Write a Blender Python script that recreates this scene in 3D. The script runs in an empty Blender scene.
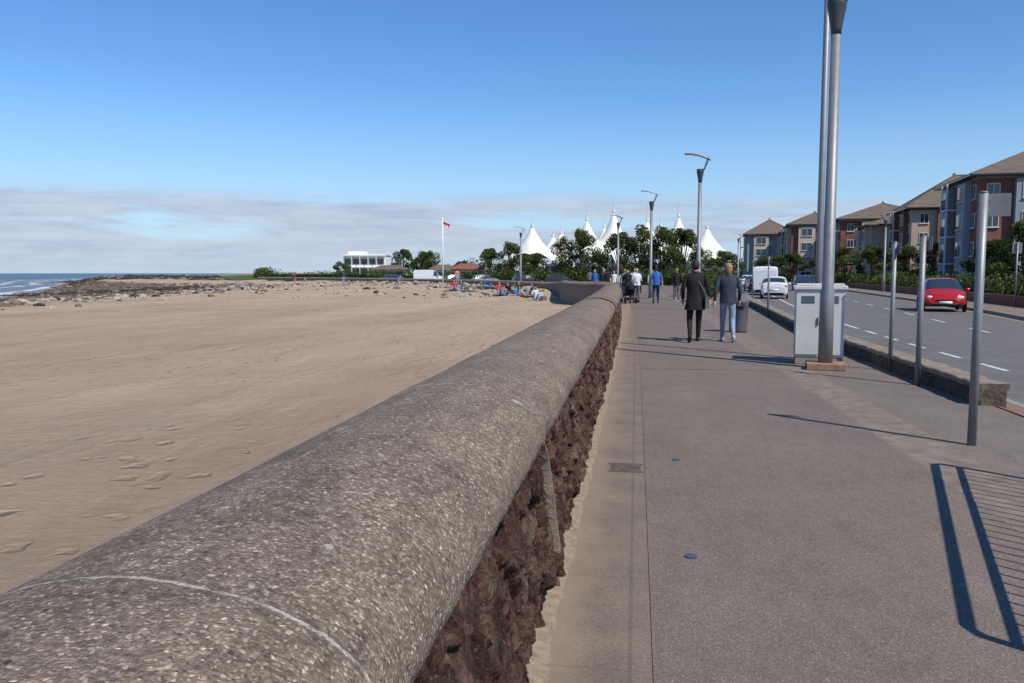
import bpy, math, random
import numpy as np
from mathutils import Vector, Matrix, noise, Quaternion
random.seed(7); np.random.seed(7)
scene=bpy.context.scene
COL=scene.collection
R=math.radians

# ------------------------------------------------------------------ materials
class NT:
    def __init__(s,mat):
        mat.use_nodes=True; s.t=mat.node_tree; s.t.nodes.clear()
    def n(s,typ,props=None,**inp):
        nd=s.t.nodes.new(typ)
        for k,v in (props or {}).items(): setattr(nd,k,v)
        for k,v in inp.items():
            key=int(k[1:]) if k[0]=='i' and k[1:].isdigit() else k.replace('_',' ')
            sock=nd.inputs[key]
            if isinstance(v,bpy.types.NodeSocket): s.t.links.new(v,sock)
            else: sock.default_value=v
        return nd
    def ramp(s,fac,stops,interp='LINEAR'):
        nd=s.t.nodes.new('ShaderNodeValToRGB'); s.t.links.new(fac,nd.inputs[0])
        cr=nd.color_ramp; cr.interpolation=interp
        while len(cr.elements)<len(stops): cr.elements.new(0.5)
        for e,(p,c) in zip(cr.elements,stops):
            e.position=p
            if isinstance(c,(int,float)): c=(c,c,c)
            e.color=(c[0],c[1],c[2],1)
        return nd.outputs[0]
    def mix(s,fac,a,b,mode='MIX'):
        nd=s.t.nodes.new('ShaderNodeMix'); nd.data_type='RGBA'; nd.blend_type=mode
        for sock,v in ((nd.inputs[0],fac),(nd.inputs[6],a),(nd.inputs[7],b)):
            if isinstance(v,bpy.types.NodeSocket): s.t.links.new(v,sock)
            elif isinstance(v,(int,float)): sock.default_value=v
            else: sock.default_value=(v[0],v[1],v[2],1)
        return nd.outputs[2]
    def math(s,op,a,b=0.0,c=None,clamp=False):
        nd=s.t.nodes.new('ShaderNodeMath'); nd.operation=op; nd.use_clamp=clamp
        for i,v in enumerate((a,b,c)):
            if v is None: continue
            if isinstance(v,bpy.types.NodeSocket): s.t.links.new(v,nd.inputs[i])
            else: nd.inputs[i].default_value=v
        return nd.outputs[0]
    def pos(s,scale=(1,1,1)):
        g=s.n('ShaderNodeNewGeometry')
        if scale==(1,1,1): return g.outputs['Position']
        m=s.n('ShaderNodeVectorMath',{'operation':'MULTIPLY'},i0=g.outputs['Position'],i1=scale)
        return m.outputs[0]
    def noise(s,vec,scale,detail=4,rough=.55,dist=0):
        return s.n('ShaderNodeTexNoise',None,Vector=vec,Scale=scale,Detail=float(detail),Roughness=rough,Distortion=float(dist)).outputs['Fac']
    def vor(s,vec,scale,out='Distance',feature='F1'):
        return s.n('ShaderNodeTexVoronoi',{'feature':feature},Vector=vec,Scale=scale).outputs[out]
    def out(s,color,rough=.8,bump=None,bstr=.3,bdist=.01,metal=0,spec=.3,**kw):
        b=s.n('ShaderNodeBsdfPrincipled')
        for k,v in (('Base Color',color),('Roughness',rough),('Metallic',metal),('Specular IOR Level',spec)):
            if isinstance(v,bpy.types.NodeSocket): s.t.links.new(v,b.inputs[k])
            elif isinstance(v,(tuple,list)): b.inputs[k].default_value=(v[0],v[1],v[2],1)
            else: b.inputs[k].default_value=v
        if bump is not None:
            bn=s.n('ShaderNodeBump',None,Strength=bstr,Distance=bdist,Height=bump)
            s.t.links.new(bn.outputs[0],b.inputs['Normal'])
        o=s.n('ShaderNodeOutputMaterial'); s.t.links.new(b.outputs[0],o.inputs[0]); return b

def c3(c,f): return tuple(min(1,x*f) for x in c)
def M(name,base,rough=.8,var=.15,vs=4,bump=0,bs=40,metal=0,spec=.3,stretch=(1,1,1)):
    m=bpy.data.materials.new(name); t=NT(m); p=t.pos(stretch)
    col=t.ramp(t.noise(p,vs,5,.6),[(.3,c3(base,1-var)),(.7,c3(base,1+var))])
    b=t.noise(p,bs,3) if bump else None
    t.out(col,rough,b,bump,.02,metal,spec); return m

def m_coping():
    m=bpy.data.materials.new('exposed_aggregate_concrete'); t=NT(m); p=t.pos()
    wp=t.n('ShaderNodeVectorMath',{'operation':'ADD'},i0=p,i1=t.n('ShaderNodeVectorMath',{'operation':'SCALE'},i0=t.n('ShaderNodeTexNoise',None,Vector=p,Scale=90.0,Detail=2.0).outputs['Color'],Scale=.012).outputs[0]).outputs[0]
    v=t.n('ShaderNodeTexVoronoi',None,Vector=wp,Scale=140.0)
    sep=t.n('ShaderNodeSeparateColor',None,Color=v.outputs['Color'])
    stone=t.ramp(sep.outputs[0],[(0,(.105,.084,.066)),(.35,(.185,.15,.118)),(.75,(.27,.222,.178)),(.94,(.40,.345,.285)),(1,(.60,.55,.48))])
    mort=t.ramp(v.outputs['Distance'],[(.35,0),(.7,.7)])
    stone=t.mix(mort,stone,(.155,.124,.098))
    v2=t.n('ShaderNodeTexVoronoi',None,Vector=wp,Scale=58.0)
    sep2=t.n('ShaderNodeSeparateColor',None,Color=v2.outputs['Color'])
    big=t.math('GREATER_THAN',sep2.outputs[1],.80)
    near=t.math('LESS_THAN',v2.outputs['Distance'],.31)
    f=t.math('MULTIPLY',big,near)
    stone=t.mix(t.math('MULTIPLY',f,.9),stone,t.ramp(sep2.outputs[2],[(0,(.065,.05,.04)),(.5,(.22,.175,.14)),(1,(.54,.48,.40))]))
    stone=t.mix(1.0,stone,t.ramp(t.noise(p,34,4,.7),[(.3,(.70,.70,.70)),(.7,(1.25,1.25,1.25))]),'MULTIPLY')
    stain=t.ramp(t.noise(p,1.5,7,.7),[(.32,(.72,.69,.66)),(.5,(1.0,.99,.98)),(.72,(1.2,1.15,1.06))])
    col=t.mix(1.0,stone,stain,'MULTIPLY')
    st2=t.ramp(t.noise(t.pos((1,.4,1)),8,6,.75),[(.35,.78),(.62,1.08)])
    col=t.mix(1.0,col,st2,'MULTIPLY')
    col=t.mix(1.0,col,(1.06,.99,.93),'MULTIPLY')
    li=t.ramp(t.noise(p,9,4,.55),[(.69,0),(.72,1)])
    col=t.mix(t.math('MULTIPLY',li,.55),col,(.55,.52,.46))
    uv=t.n('ShaderNodeUVMap').outputs[0]
    s=t.n('ShaderNodeSeparateXYZ',None,Vector=uv)
    u=t.math('ADD',s.outputs[0],t.math('MULTIPLY',t.math('SUBTRACT',t.noise(p,4,7,.7),.5),.05))
    u=t.math('MODULO',t.math('ADD',u,4.6),2.3)
    d=t.math('ABSOLUTE',t.math('SUBTRACT',u,1.15))
    j=t.math('MULTIPLY',t.math('LESS_THAN',d,.0048),t.ramp(t.noise(p,17,5,.7),[(.38,.1),(.5,1)]))
    col=t.mix(t.math('MULTIPLY',j,.6),col,(.52,.48,.43))
    jd=t.math('LESS_THAN',d,.016)
    col=t.mix(t.math('MULTIPLY',t.math('SUBTRACT',jd,j,clamp=True),.28),col,(.09,.073,.058))
    h=t.math('ADD',t.math('MULTIPLY',v.outputs['Distance'],-.8),t.math('MULTIPLY',t.noise(p,35,5),1.6))
    h=t.math('SUBTRACT',h,t.math('MULTIPLY',jd,.5))
    t.out(col,.88,h,.75,.007); return m
def m_stone():
    m=bpy.data.materials.new('red_sandstone_rubble'); t=NT(m); p=t.pos((1,1,2))
    v=t.n('ShaderNodeTexVoronoi',None,Vector=p,Scale=7.0)
    sep=t.n('ShaderNodeSeparateColor',None,Color=v.outputs['Color'])
    c=t.ramp(sep.outputs[0],[(0,(.075,.042,.034)),(.4,(.15,.078,.058)),(.75,(.20,.115,.085)),(1,(.28,.20,.15))])
    n1=t.noise(t.pos((1,.8,1.3)),30,10,.8)
    c=t.mix(1.0,c,t.ramp(n1,[(.36,(.18,.17,.17)),(.5,(.85,.85,.85)),(.66,(1.9,1.75,1.65))]),'MULTIPLY')
    c=t.mix(t.ramp(t.noise(t.pos(),7,5,.6),[(.5,0),(.68,.5)]),c,(.19,.145,.11))
    at=t.n('ShaderNodeAttribute',{'attribute_name':'gap'}).outputs['Fac']
    c=t.mix(t.math('MULTIPLY',at,.8),c,(.03,.02,.016))
    lich=t.ramp(t.noise(t.pos(),75,4,.65),[(.58,0),(.65,1)])
    c=t.mix(t.math('MULTIPLY',lich,.5),c,(.36,.28,.22))
    h=t.math('ADD',n1,t.math('MULTIPLY',t.noise(t.pos(),110,3),.5))
    t.out(c,.95,h,1.0,.05,spec=.1); return m
def m_tarmac(name,base,sandy=.35,grain=160.):
    m=bpy.data.materials.new(name); t=NT(m); p=t.pos()
    v=t.n('ShaderNodeTexVoronoi',None,Vector=p,Scale=grain)
    sep=t.n('ShaderNodeSeparateColor',None,Color=v.outputs['Color'])
    g=t.ramp(sep.outputs[0],[(0,c3(base,.72)),(.5,base),(.9,c3(base,1.22)),(1,c3(base,1.8))])
    c=t.mix(1.0,g,t.ramp(t.noise(p,.8,7,.7),[(.3,(.84,.84,.84)),(.7,(1.13,1.12,1.10))]),'MULTIPLY')
    c=t.mix(1.0,c,t.ramp(t.noise(t.pos((1,.5,1)),7,6,.75),[(.3,(.90,.90,.90)),(.7,(1.09,1.09,1.09))]),'MULTIPLY')
    if sandy:
        s=t.ramp(t.noise(t.pos((1.6,.25,1)),1.3,6,.7),[(.5,0),(.78,1)])
        c=t.mix(t.math('MULTIPLY',s,sandy),c,(.28,.22,.165))
    spot=t.ramp(t.noise(p,7.5,2,.5),[(.75,0),(.765,1)])
    c=t.mix(t.math('MULTIPLY',spot,.3),c,c3(base,.45))
    t.out(c,.88,t.math('ADD',v.outputs['Distance'],t.noise(p,60,3)),.3,.004); return m
def m_gutter():
    m=bpy.data.materials.new('sandy_gutter_concrete'); t=NT(m); p=t.pos()
    c=t.ramp(t.noise(p,3,7,.7),[(.25,(.14,.112,.088)),(.5,(.20,.158,.122)),(.75,(.25,.2,.15))])
    c=t.mix(1.0,c,t.ramp(t.noise(p,70,3,.7),[(.35,(.75,.75,.75)),(.65,(1.15,1.15,1.15))]),'MULTIPLY')
    s=t.n('ShaderNodeSeparateXYZ',None,Vector=p)
    sd=t.n('ShaderNodeMapRange',None,Value=t.math('ADD',s.outputs[0],t.math('MULTIPLY',t.noise(t.pos((1,.5,1)),4,6,.7),.3))); sd.inputs[1].default_value=.02; sd.inputs[2].default_value=-.16
    c=t.mix(t.math('MULTIPLY',sd.outputs[0],.6),c,(.31,.235,.165))
    j=t.math('LESS_THAN',t.math('ABSOLUTE',t.math('SUBTRACT',t.math('MODULO',t.math('ADD',s.outputs[1],50.0),.92),.46)),.006)
    c=t.mix(t.math('MULTIPLY',j,.3),c,(.1,.08,.06))
    e=t.math('LESS_THAN',t.math('ABSOLUTE',t.math('ADD',s.outputs[0],t.math('MULTIPLY',t.noise(p,9,3),.012))),.009)
    c=t.mix(t.math('MULTIPLY',e,.35),c,(.09,.07,.055))
    t.out(c,.9,t.noise(p,80,4),.4,.006); return m
def m_ground():
    m=bpy.data.materials.new('beach_and_land'); t=NT(m); p=t.pos()
    a=t.n('ShaderNodeVertexColor',{'layer_name':'zone'}); s=t.n('ShaderNodeSeparateColor',None,Color=a.outputs[0])
    sand=t.ramp(t.noise(t.pos((.6,1,1)),.22,7,.65),[(.3,(.415,.31,.215)),(.7,(.50,.378,.265))])
    sand=t.mix(1.0,sand,t.ramp(t.noise(p,9,8,.8),[(.3,(.86,.86,.86)),(.7,(1.08,1.08,1.08))]),'MULTIPLY')
    bd=t.ramp(t.noise(t.pos((.35,.05,1)),.9,6,.6),[(.45,(1,1,1)),(.68,(.84,.83,.82))])
    sand=t.mix(1.0,sand,bd,'MULTIPLY')
    sp=t.ramp(t.noise(p,4.1,3,.6),[(.72,0),(.74,1)])
    sand=t.mix(t.math('MULTIPLY',sp,.4),sand,(.16,.12,.09))
    pv=t.n('ShaderNodeTexVoronoi',None,Vector=p,Scale=2.6); ps=t.n('ShaderNodeSeparateColor',None,Color=pv.outputs['Color'])
    peb=t.ramp(ps.outputs[0],[(0,(.06,.045,.035)),(.5,(.135,.098,.074)),(1,(.23,.175,.135))])
    peb=t.mix(t.ramp(t.noise(t.pos((1,.35,1)),.12,4),[(.4,0),(.6,.8)]),peb,(.17,.12,.088))
    grass=t.ramp(t.noise(p,1.5,6),[(.3,(.05,.075,.025)),(.7,(.1,.12,.045))])
    nz=t.math('MULTIPLY',t.math('SUBTRACT',t.noise(p,.35,5,.7),.5),.9)
    f=t.ramp(t.math('ADD',s.outputs[1],nz),[(.35,0),(.6,1)])
    c=t.mix(f,sand,peb)
    c=t.mix(s.outputs[2],c,grass)
    # trampled sand: foot-sized hollows in patches and lines
    wv=t.n('ShaderNodeVectorMath',{'operation':'ADD'},i0=p,i1=t.n('ShaderNodeVectorMath',{'operation':'SCALE'},i0=t.n('ShaderNodeTexNoise',None,Vector=p,Scale=2.5,Detail=3.0).outputs['Color'],Scale=.45).outputs[0]).outputs[0]
    fp=t.ramp(t.vor(wv,2.6),[(.0,0),(.15,.45),(.30,1.1),(.36,1)])
    fm=t.ramp(t.noise(t.pos((.5,.22,1)),.55,5,.6),[(.43,.12),(.54,1)])
    h=t.math('ADD',t.math('MULTIPLY',t.math('MULTIPLY',fp,fm),1.0),t.math('ADD',t.noise(t.pos((.6,1.2,1)),3.5,9,.76),t.math('MULTIPLY',t.noise(p,120,2),.08)))
    t.out(c,.95,h,.9,.11,spec=.1); return m
def m_sea():
    m=bpy.data.materials.new('sea_water'); t=NT(m); p=t.pos()
    a=t.n('ShaderNodeAttribute',{'attribute_name':'shore'}).outputs['Fac']
    deep=t.ramp(t.noise(t.pos((.3,1,1)),.05,5),[(.3,(.035,.055,.065)),(.7,(.06,.08,.085))])
    c=t.mix(t.ramp(a,[(0,1),(.35,0)]),deep,(.15,.125,.1))
    w=t.math('SINE',t.math('ADD',t.math('MULTIPLY',a,75.),t.math('MULTIPLY',t.noise(p,.06,4),9.0)))
    fo=t.math('MULTIPLY',t.ramp(w,[(.55,0),(.8,1)]),t.ramp(t.noise(p,.35,5,.7),[(.42,0),(.55,1)]))
    fo=t.math('MULTIPLY',fo,t.ramp(a,[(0,1),(.3,.8),(.45,0)]))
    c=t.mix(fo,c,(.75,.76,.76))
    r=t.math('ADD',.3,t.math('MULTIPLY',fo,.5))
    t.out(c,r,t.noise(t.pos((.6,1,1)),.9,6,.6),.9,.4,spec=.3); return m
def m_leaf(name,c):
    m=bpy.data.materials.new(name); t=NT(m)
    col=t.ramp(t.noise(t.pos(),.9,4),[(.3,c3(c,.75)),(.7,c3(c,1.3))])
    b=t.n('ShaderNodeBsdfDiffuse',None,Color=col); tr=t.n('ShaderNodeBsdfTranslucent',None,Color=col)
    mx=t.n('ShaderNodeMixShader',None,Fac=.25,i1=b.outputs[0],i2=tr.outputs[0])
    o=t.n('ShaderNodeOutputMaterial'); t.t.links.new(mx.outputs[0],o.inputs[0]); return m

MAT=dict(
 coping=m_coping(), stone=m_stone(), tar=m_tarmac('promenade_tarmac',(.170,.134,.112),.22),
 tar2=m_tarmac('pavement_tarmac',(.168,.137,.116),.3), road=m_tarmac('asphalt_road',(.14,.13,.122),.12,90.),
 gutter=m_gutter(), ground=m_ground(), sea=m_sea(),
 concrete=M('concrete_edging',(.205,.160,.124),.9,.28,5,.3,60), kerb=M('kerb_concrete',(.27,.235,.19),.9,.2,5,.2,40),
 mortar=M('wall_mortar',(.21,.165,.13),.9,.3,14,.6,60),
 steel=M('galvanised_steel',(.24,.245,.25),.5,.12,6,.03,20,.35,.5), darksteel=M('dark_painted_steel',(.06,.065,.07),.5,.15,5,0,20,.2),
 greypaint=M('light_grey_cabinet_paint',(.56,.57,.555),.5,.08,3,.03,8,0,.4), white=M('white_paint',(.75,.75,.72),.5,.06,3),
 line=M('road_marking_white',(.55,.55,.52),.7,.3,6), yline=M('road_marking_yellow',(.45,.36,.16),.7,.25,6),
 brickbase=M('brick_plinth',(.28,.17,.11),.9,.25,12,.4,30), redpave=M('red_tactile_paving',(.22,.11,.09),.9,.2,10),
 darkstone=M('dark_stone_wall',(.10,.078,.06),.9,.45,9,.9,22), walltop=M('wall_top_concrete',(.24,.19,.145),.9,.3,6,.5,30),
 brick=M('red_brick',(.21,.085,.06),.9,.2,1.5,.1,12), render=M('cream_render',(.50,.42,.33),.85,.06,.7), greyrender=M('grey_render',(.27,.30,.34),.85,.06,.7),
 pinkrender=M('pink_render',(.44,.32,.25),.85,.06,.7),
 slate=M('roof_tiles',(.145,.11,.083),.85,.22,1.2,.2,6,stretch=(1,1,4)), glass=M('window_glass',(.03,.04,.05),.08,.3,.5,0,1,0,.8),
 redroof=M('red_roof_tiles',(.22,.09,.065),.85,.2,2), frame=M('white_window_frame',(.6,.6,.58),.5,.05,2), bark=M('bark',(.09,.07,.05),.95,.3,6,.6,15),
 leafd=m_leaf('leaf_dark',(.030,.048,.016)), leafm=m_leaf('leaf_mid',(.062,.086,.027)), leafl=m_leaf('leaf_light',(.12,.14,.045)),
 red=M('red_car_paint',(.42,.015,.015),.25,.03,1,0,1,.1,.6), carwhite=M('white_car_paint',(.65,.66,.66),.25,.03,1,0,1,0,.6),
 carblue=M('blue_car_paint',(.03,.07,.22),.25,.03,1,0,1,.2,.6), cardark=M('dark_car_paint',(.03,.032,.038),.25,.03,1,0,1,.2,.6), carsilver=M('silver_car_paint',(.4,.41,.42),.3,.03,1,0,1,.5,.6),
 tyre=M('tyre_rubber',(.02,.02,.02),.85,.1,9), hub=M('wheel_alloy',(.4,.4,.41),.35,.05,3,0,1,.7), lamp=M('lamp_lens',(.7,.7,.68),.15,.03,3), tail=M('tail_lamp',(.4,.02,.02),.2,.05,3),
 skin=M('skin',(.50,.30,.21),.6,.06,8), black=M('black_cloth',(.014,.013,.015),.85,.3,9,.3,25), navy=M('navy_cloth',(.035,.042,.065),.85,.25,9,.3,25),
 denim=M('denim',(.22,.28,.37),.85,.18,9,.3,25), blue=M('blue_cloth',(.03,.12,.36),.85,.15,9,.3,25), wcloth=M('white_cloth',(.6,.6,.6),.85,.08,9,.2,25),
 redcloth=M('red_cloth',(.5,.03,.03),.85,.1,9,.2,25), greycloth=M('grey_cloth',(.12,.12,.13),.85,.15,9,.2,25), pinkcloth=M('pink_cloth',(.5,.2,.25),.85,.1,9),
 hairdark=M('dark_hair',(.03,.02,.015),.6,.3,40,.3,80), hairblond=M('blond_hair',(.28,.18,.09),.6,.3,40,.3,80), hairgrey=M('grey_hair',(.35,.33,.31),.6,.2,40),
 shoe=M('shoe_leather',(.03,.03,.03),.6,.2,9), trainer=M('white_trainer',(.55,.55,.55),.6,.1,9), eye=M('eye',(.03,.02,.02),.2,.1,3), lip=M('lips',(.35,.12,.1),.5,.1,3),
 tent=M('tensile_membrane',(.78,.76,.68),.6,.04,.1), wood=M('bench_timber',(.16,.09,.05),.8,.25,12), cap=M('blue_utility_cover',(.06,.09,.14),.6,.3,20), iron=M('cast_iron',(.13,.10,.08),.8,.3,20,.4,60),
 rock1=M('pale_pebble',(.34,.295,.245),.9,.3,2,.3,8), rock2=M('brown_rock',(.17,.125,.09),.9,.35,2,.3,8), rock3=M('dark_weedy_rock',(.045,.038,.03),.9,.35,2,.3,8),
 orange=M('orange_sign',(.5,.16,.04),.6,.05,2), green=M('green_sign',(.03,.16,.08),.6,.05,2),
)

# ------------------------------------------------------------------ mesh builder
def link(o,parent=None):
    COL.objects.link(o)
    if parent: o.parent=parent
    return o
def empty(name,loc=(0,0,0),rz=0):
    e=bpy.data.objects.new(name,None); e.location=loc; e.rotation_euler=(0,0,rz); e.empty_display_size=.3
    return link(e)
class MB:
    def __init__(s): s.v=[]; s.f=[]; s.m=[]
    def add(s,vs,fs,mi=0):
        o=len(s.v); s.v+= [tuple(v) for v in vs]
        for f in fs: s.f.append([i+o for i in f]); s.m.append(mi)
    def box(s,cx,cy,cz,sx,sy,sz,mi=0,rz=0,taper=1):
        vs=[]
        for z,k in ((-.5,1),(.5,taper)):
            for x,y in ((-.5,-.5),(.5,-.5),(.5,.5),(-.5,.5)):
                X,Y=x*sx*k,y*sy*k
                vs.append((cx+X*math.cos(rz)-Y*math.sin(rz),cy+X*math.sin(rz)+Y*math.cos(rz),cz+z*sz))
        s.add(vs,[(3,2,1,0),(4,5,6,7),(0,1,5,4),(1,2,6,5),(2,3,7,6),(3,0,4,7)],mi)
    def tube(s,pts,rads,n=10,mi=0,cap=True):
        pts=[Vector(p) for p in pts]
        prev=None; vs=[]
        for i,p in enumerate(pts):
            d=(pts[min(i+1,len(pts)-1)]-pts[max(i-1,0)]).normalized()
            if prev is None:
                a=d.cross(Vector((0,0,1)) if abs(d.z)<.95 else Vector((1,0,0))).normalized()
            else:
                a=(prev-d*prev.dot(d)).normalized()
            prev=a; b=d.cross(a)
            r=rads[i] if isinstance(rads,(list,tuple)) else rads
            for k in range(n):
                th=2*math.pi*k/n; vs.append(p+(a*math.cos(th)+b*math.sin(th))*r)
        fs=[]
        for i in range(len(pts)-1):
            for k in range(n):
                fs.append((i*n+k,i*n+(k+1)%n,(i+1)*n+(k+1)%n,(i+1)*n+k))
        if cap: fs.append(tuple(range(n-1,-1,-1))); fs.append(tuple(range((len(pts)-1)*n,len(pts)*n)))
        s.add(vs,fs,mi)
    def ell(s,c,r,mi=0,nu=14,nv=9,fn=None,zmin=None):
        vs=[];fs=[]
        for j in range(nv+1):
            ph=math.pi*j/nv
            for i in range(nu):
                th=2*math.pi*i/nu
                d=Vector((math.sin(ph)*math.cos(th),math.sin(ph)*math.sin(th),math.cos(ph)))
                q=Vector((c[0]+d.x*r[0],c[1]+d.y*r[1],c[2]+d.z*r[2]))
                if fn: q=fn(q,d)
                vs.append(q)
        for j in range(nv):
            for i in range(nu):
                fs.append((j*nu+i,(j+1)*nu+i,(j+1)*nu+(i+1)%nu,j*nu+(i+1)%nu))
        s.add(vs,fs,mi)
    def done(s,name,mats,parent=None,smooth=False,loc=(0,0,0),rz=0):
        me=bpy.data.meshes.new(name); me.from_pydata(s.v,[],s.f)
        for m in mats: me.materials.append(MAT[m] if isinstance(m,str) else m)
        me.polygons.foreach_set('material_index',s.m)
        if smooth: me.polygons.foreach_set('use_smooth',[True]*len(me.polygons))
        me.update()
        o=bpy.data.objects.new(name,me); o.location=loc; o.rotation_euler=(0,0,rz)
        return link(o,parent)
def bevel(o,w,seg=2):
    b=o.modifiers.new('bevel','BEVEL'); b.width=w; b.segments=seg; b.limit_method='ANGLE'; return o

def interp(pts):
    ys=[p[1] for p in pts]; xs=[p[0] for p in pts]
    Y=[];X=[]
    for i in range(len(pts)-1):
        p0=pts[max(i-1,0)];p1=pts[i];p2=pts[i+1];p3=pts[min(i+2,len(pts)-1)]
        for k in range(8):
            t=k/8; y=p1[1]+(p2[1]-p1[1])*t
            m1=(p2[0]-p0[0])/max(p2[1]-p0[1],1e-6)*(p2[1]-p1[1]); m2=(p3[0]-p1[0])/max(p3[1]-p1[1],1e-6)*(p2[1]-p1[1])
            x=(2*t**3-3*t*t+1)*p1[0]+(t**3-2*t*t+t)*m1+(-2*t**3+3*t*t)*p2[0]+(t**3-t*t)*m2
            Y.append(y);X.append(x)
    Y.append(ys[-1]);X.append(xs[-1])
    return lambda y: float(np.interp(y,Y,X))
wallx=interp([(-.79,-60),(-.79,-5),(-.79,14),(-.86,24),(-1.05,34),(-1.25,41),(-1.6,44.5),(-3.5,47.5),(-4.3,51),(-5.6,59),(-8.8,67),(-13,76),(-19.5,88),(-34,106),(-58,130),(-95,155),(-130,190),(-150,240),(-200,340),(-340,640),(-500,1000),(-800,2000),(-3000,9000)])
waterx=interp([(-75,-400),(-80,0),(-85,60),(-105,119),(-145,180),(-190,250),(-260,340),(-420,640),(-560,930),(-900,1700),(-4000,9000)])
bermx=interp([(-28,-400),(-30,20),(-33.8,36),(-38,54),(-50,103),(-70,125),(-97,145),(-130,178),(-165,235),(-225,340),(-375,640),(-520,930),(-850,1700),(-3600,9000)])
kerbn=interp([(4.72,-60),(4.72,16),(5.5,30),(6.3,42),(7.8,57),(10,84),(12,110),(14,160),(15,240)])
kerbf=interp([(9.8,-60),(10.8,5),(12.4,22),(15.0,38),(17.4,58),(20,84),(22,110),(24,160),(25,240)])

def sm(t): t=min(max(t,0),1); return t*t*(3-2*t)
def zg(x,y):
    wx=wallx(y)
    if x>wx: return -.31
    xb=bermx(y); xw=waterx(y)
    z=-.36+.07*noise.noise(Vector((x*.12,y*.10,0)))+.06*noise.noise(Vector((x*.5,y*.45,3)))+.02*noise.noise(Vector((x*1.4,y*1.2,3)))
    far=(1 if y<150 else max(0,1-(y-150)/60))
    k=sm((y-50)/38)*far; k2=sm((y-51)/11)*far*sm(1-(wx-x)/14)
    z+=max(.68*k*sm((x-xb)/22),.62*k2)+.12*k*noise.noise(Vector((x*.13,y*.1,9)))
    if x<xb:
        t=(xb-x)/max(xb-xw,1); z=z-2.45*min(t,2.2)+.15*noise.noise(Vector((x*.15,y*.08,5)))
    else:
        z+=.16*math.exp(-((x-xb-1)/4)**2)*(.6+noise.noise(Vector((x*.1,y*.1,2))))
    return z
def grid(name,xs,ys,zf,mat,attr=None):
    nx,ny=len(xs),len(ys)
    vs=[(x,y,zf(x,y)) for y in ys for x in xs]
    fs=[(j*nx+i,j*nx+i+1,(j+1)*nx+i+1,(j+1)*nx+i) for j in range(ny-1) for i in range(nx-1)]
    me=bpy.data.meshes.new(name); me.from_pydata(vs,[],fs); me.materials.append(MAT[mat])
    me.polygons.foreach_set('use_smooth',[True]*len(fs))
    if attr: attr(me,vs)
    me.update(); return link(bpy.data.objects.new(name,me))
def ar(a,b,s): return list(np.arange(a,b,s))
xs=[-9000,-6000,-4000,-3000,-2200,-1600,-1200,-900]+ar(-750,-300,40)+ar(-300,-120,9)+ar(-120,-50,2.5)+ar(-50,-12,.8)+ar(-12,6,.3)+ar(6,40,3)+[40,60,100,200,400,900,2000,5000,9000]
ys=[-400,-200,-120]+ar(-60,0,6)+ar(0,50,.5)+ar(50,120,1.4)+ar(120,300,5)+ar(300,1000,40)+[1000,1300,1700,2500,4000,6000,9000]
def zone(me,vs):
    a=me.color_attributes.new('zone','FLOAT_COLOR','POINT')
    for i,(x,y,z) in enumerate(vs):
        wx=wallx(y); gr=1.0 if x>wx+.1 else 0.0
        xb=bermx(y); p=min(max((xb+2.5-x)/6,0),1) if gr==0 else 0
        if gr==0 and y>60: p=max(p,.18*min((y-60)/40,1))
        a.data[i].color=(1-gr,p,gr,1)
grid('beach_ground',xs,ys,zg,'ground',zone)
sx=[-9000,-6000,-4000,-2500,-1700,-1200,-900]+ar(-750,-300,15)+ar(-300,-60,3)+[-60,0]
sy=[-400,-200]+ar(-100,300,5)+ar(300,1000,15)+[1000,1300,1700,2500,4000,6000,9000]
def shore(me,vs):
    a=me.attributes.new('shore','FLOAT','POINT')
    a.data.foreach_set('value',[min(max((waterx(y)-x)/150+.02,0),1) for x,y,z in vs])
grid('sea',sx,sy,lambda x,y:-2.55,'sea',shore)

# ------------------------------------------------------------------ promenade sheets
def ribbon(mb,fl,fr,zl,zr,ys,mi=0):
    vs=[]
    for y in ys: vs+=[(fl(y),y,zl),(fr(y),y,zr)]
    mb.add(vs,[(2*i,2*i+1,2*i+3,2*i+2) for i in range(len(ys)-1)],mi)
YN=ar(-6,40,1)+ar(40,100,1.0)+ar(100,160,4)
C=lambda c:(lambda y:c)
tare=interp([(2.14,-60),(2.14,34),(1.9,50),(1,65),(-1,80),(-8,100),(-25,125),(-70,155),(-115,200),(-135,240)])
mb=MB(); ribbon(mb,lambda y:wallx(y)+.40,lambda y:wallx(y)+.865,0,0,YN); mb.done('gutter_pavement',['gutter'])
mb=MB(); ribbon(mb,lambda y:wallx(y)+.865,tare,.004,.004,YN); mb.done('promenade_path',['tar'])
mb=MB(); ribbon(mb,tare,lambda y:tare(y)+.49,.001,.001,YN); mb.done('concrete_edging_strip',['concrete'])
mb=MB()
f1=lambda y:tare(y)+.49; f2=lambda y:max(kerbn(y)-.75,0); f3=lambda y:kerbn(y)-.13
ribbon(mb,f1,f2,0,-.01,YN); ribbon(mb,f2,f3,-.01,-.12,YN); mb.done('side_pavement',['tar2'])
mb=MB(); ribbon(mb,f3,kerbn,-.118,-.122,YN); ribbon(mb,kerbn,lambda y:kerbn(y)+.006,-.122,-.30,YN); mb.done('near_kerb',['kerb'])
mb=MB(); ribbon(mb,lambda y:kerbn(y)-.02,lambda y:kerbf(y)+.02,-.25,-.25,YN); mb.done('road',['road'])
mb=MB(); ribbon(mb,lambda y:kerbf(y)-.006,kerbf,-.30,-.12,YN); ribbon(mb,kerbf,lambda y:kerbf(y)+.13,-.12,-.118,YN); mb.done('far_kerb',['kerb'])
mb=MB(); ribbon(mb,lambda y:kerbf(y)+.13,lambda y:kerbf(y)+2.4,-.12,-.11,YN); mb.done('far_pavement',['concrete'])
mb=MB()
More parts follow.
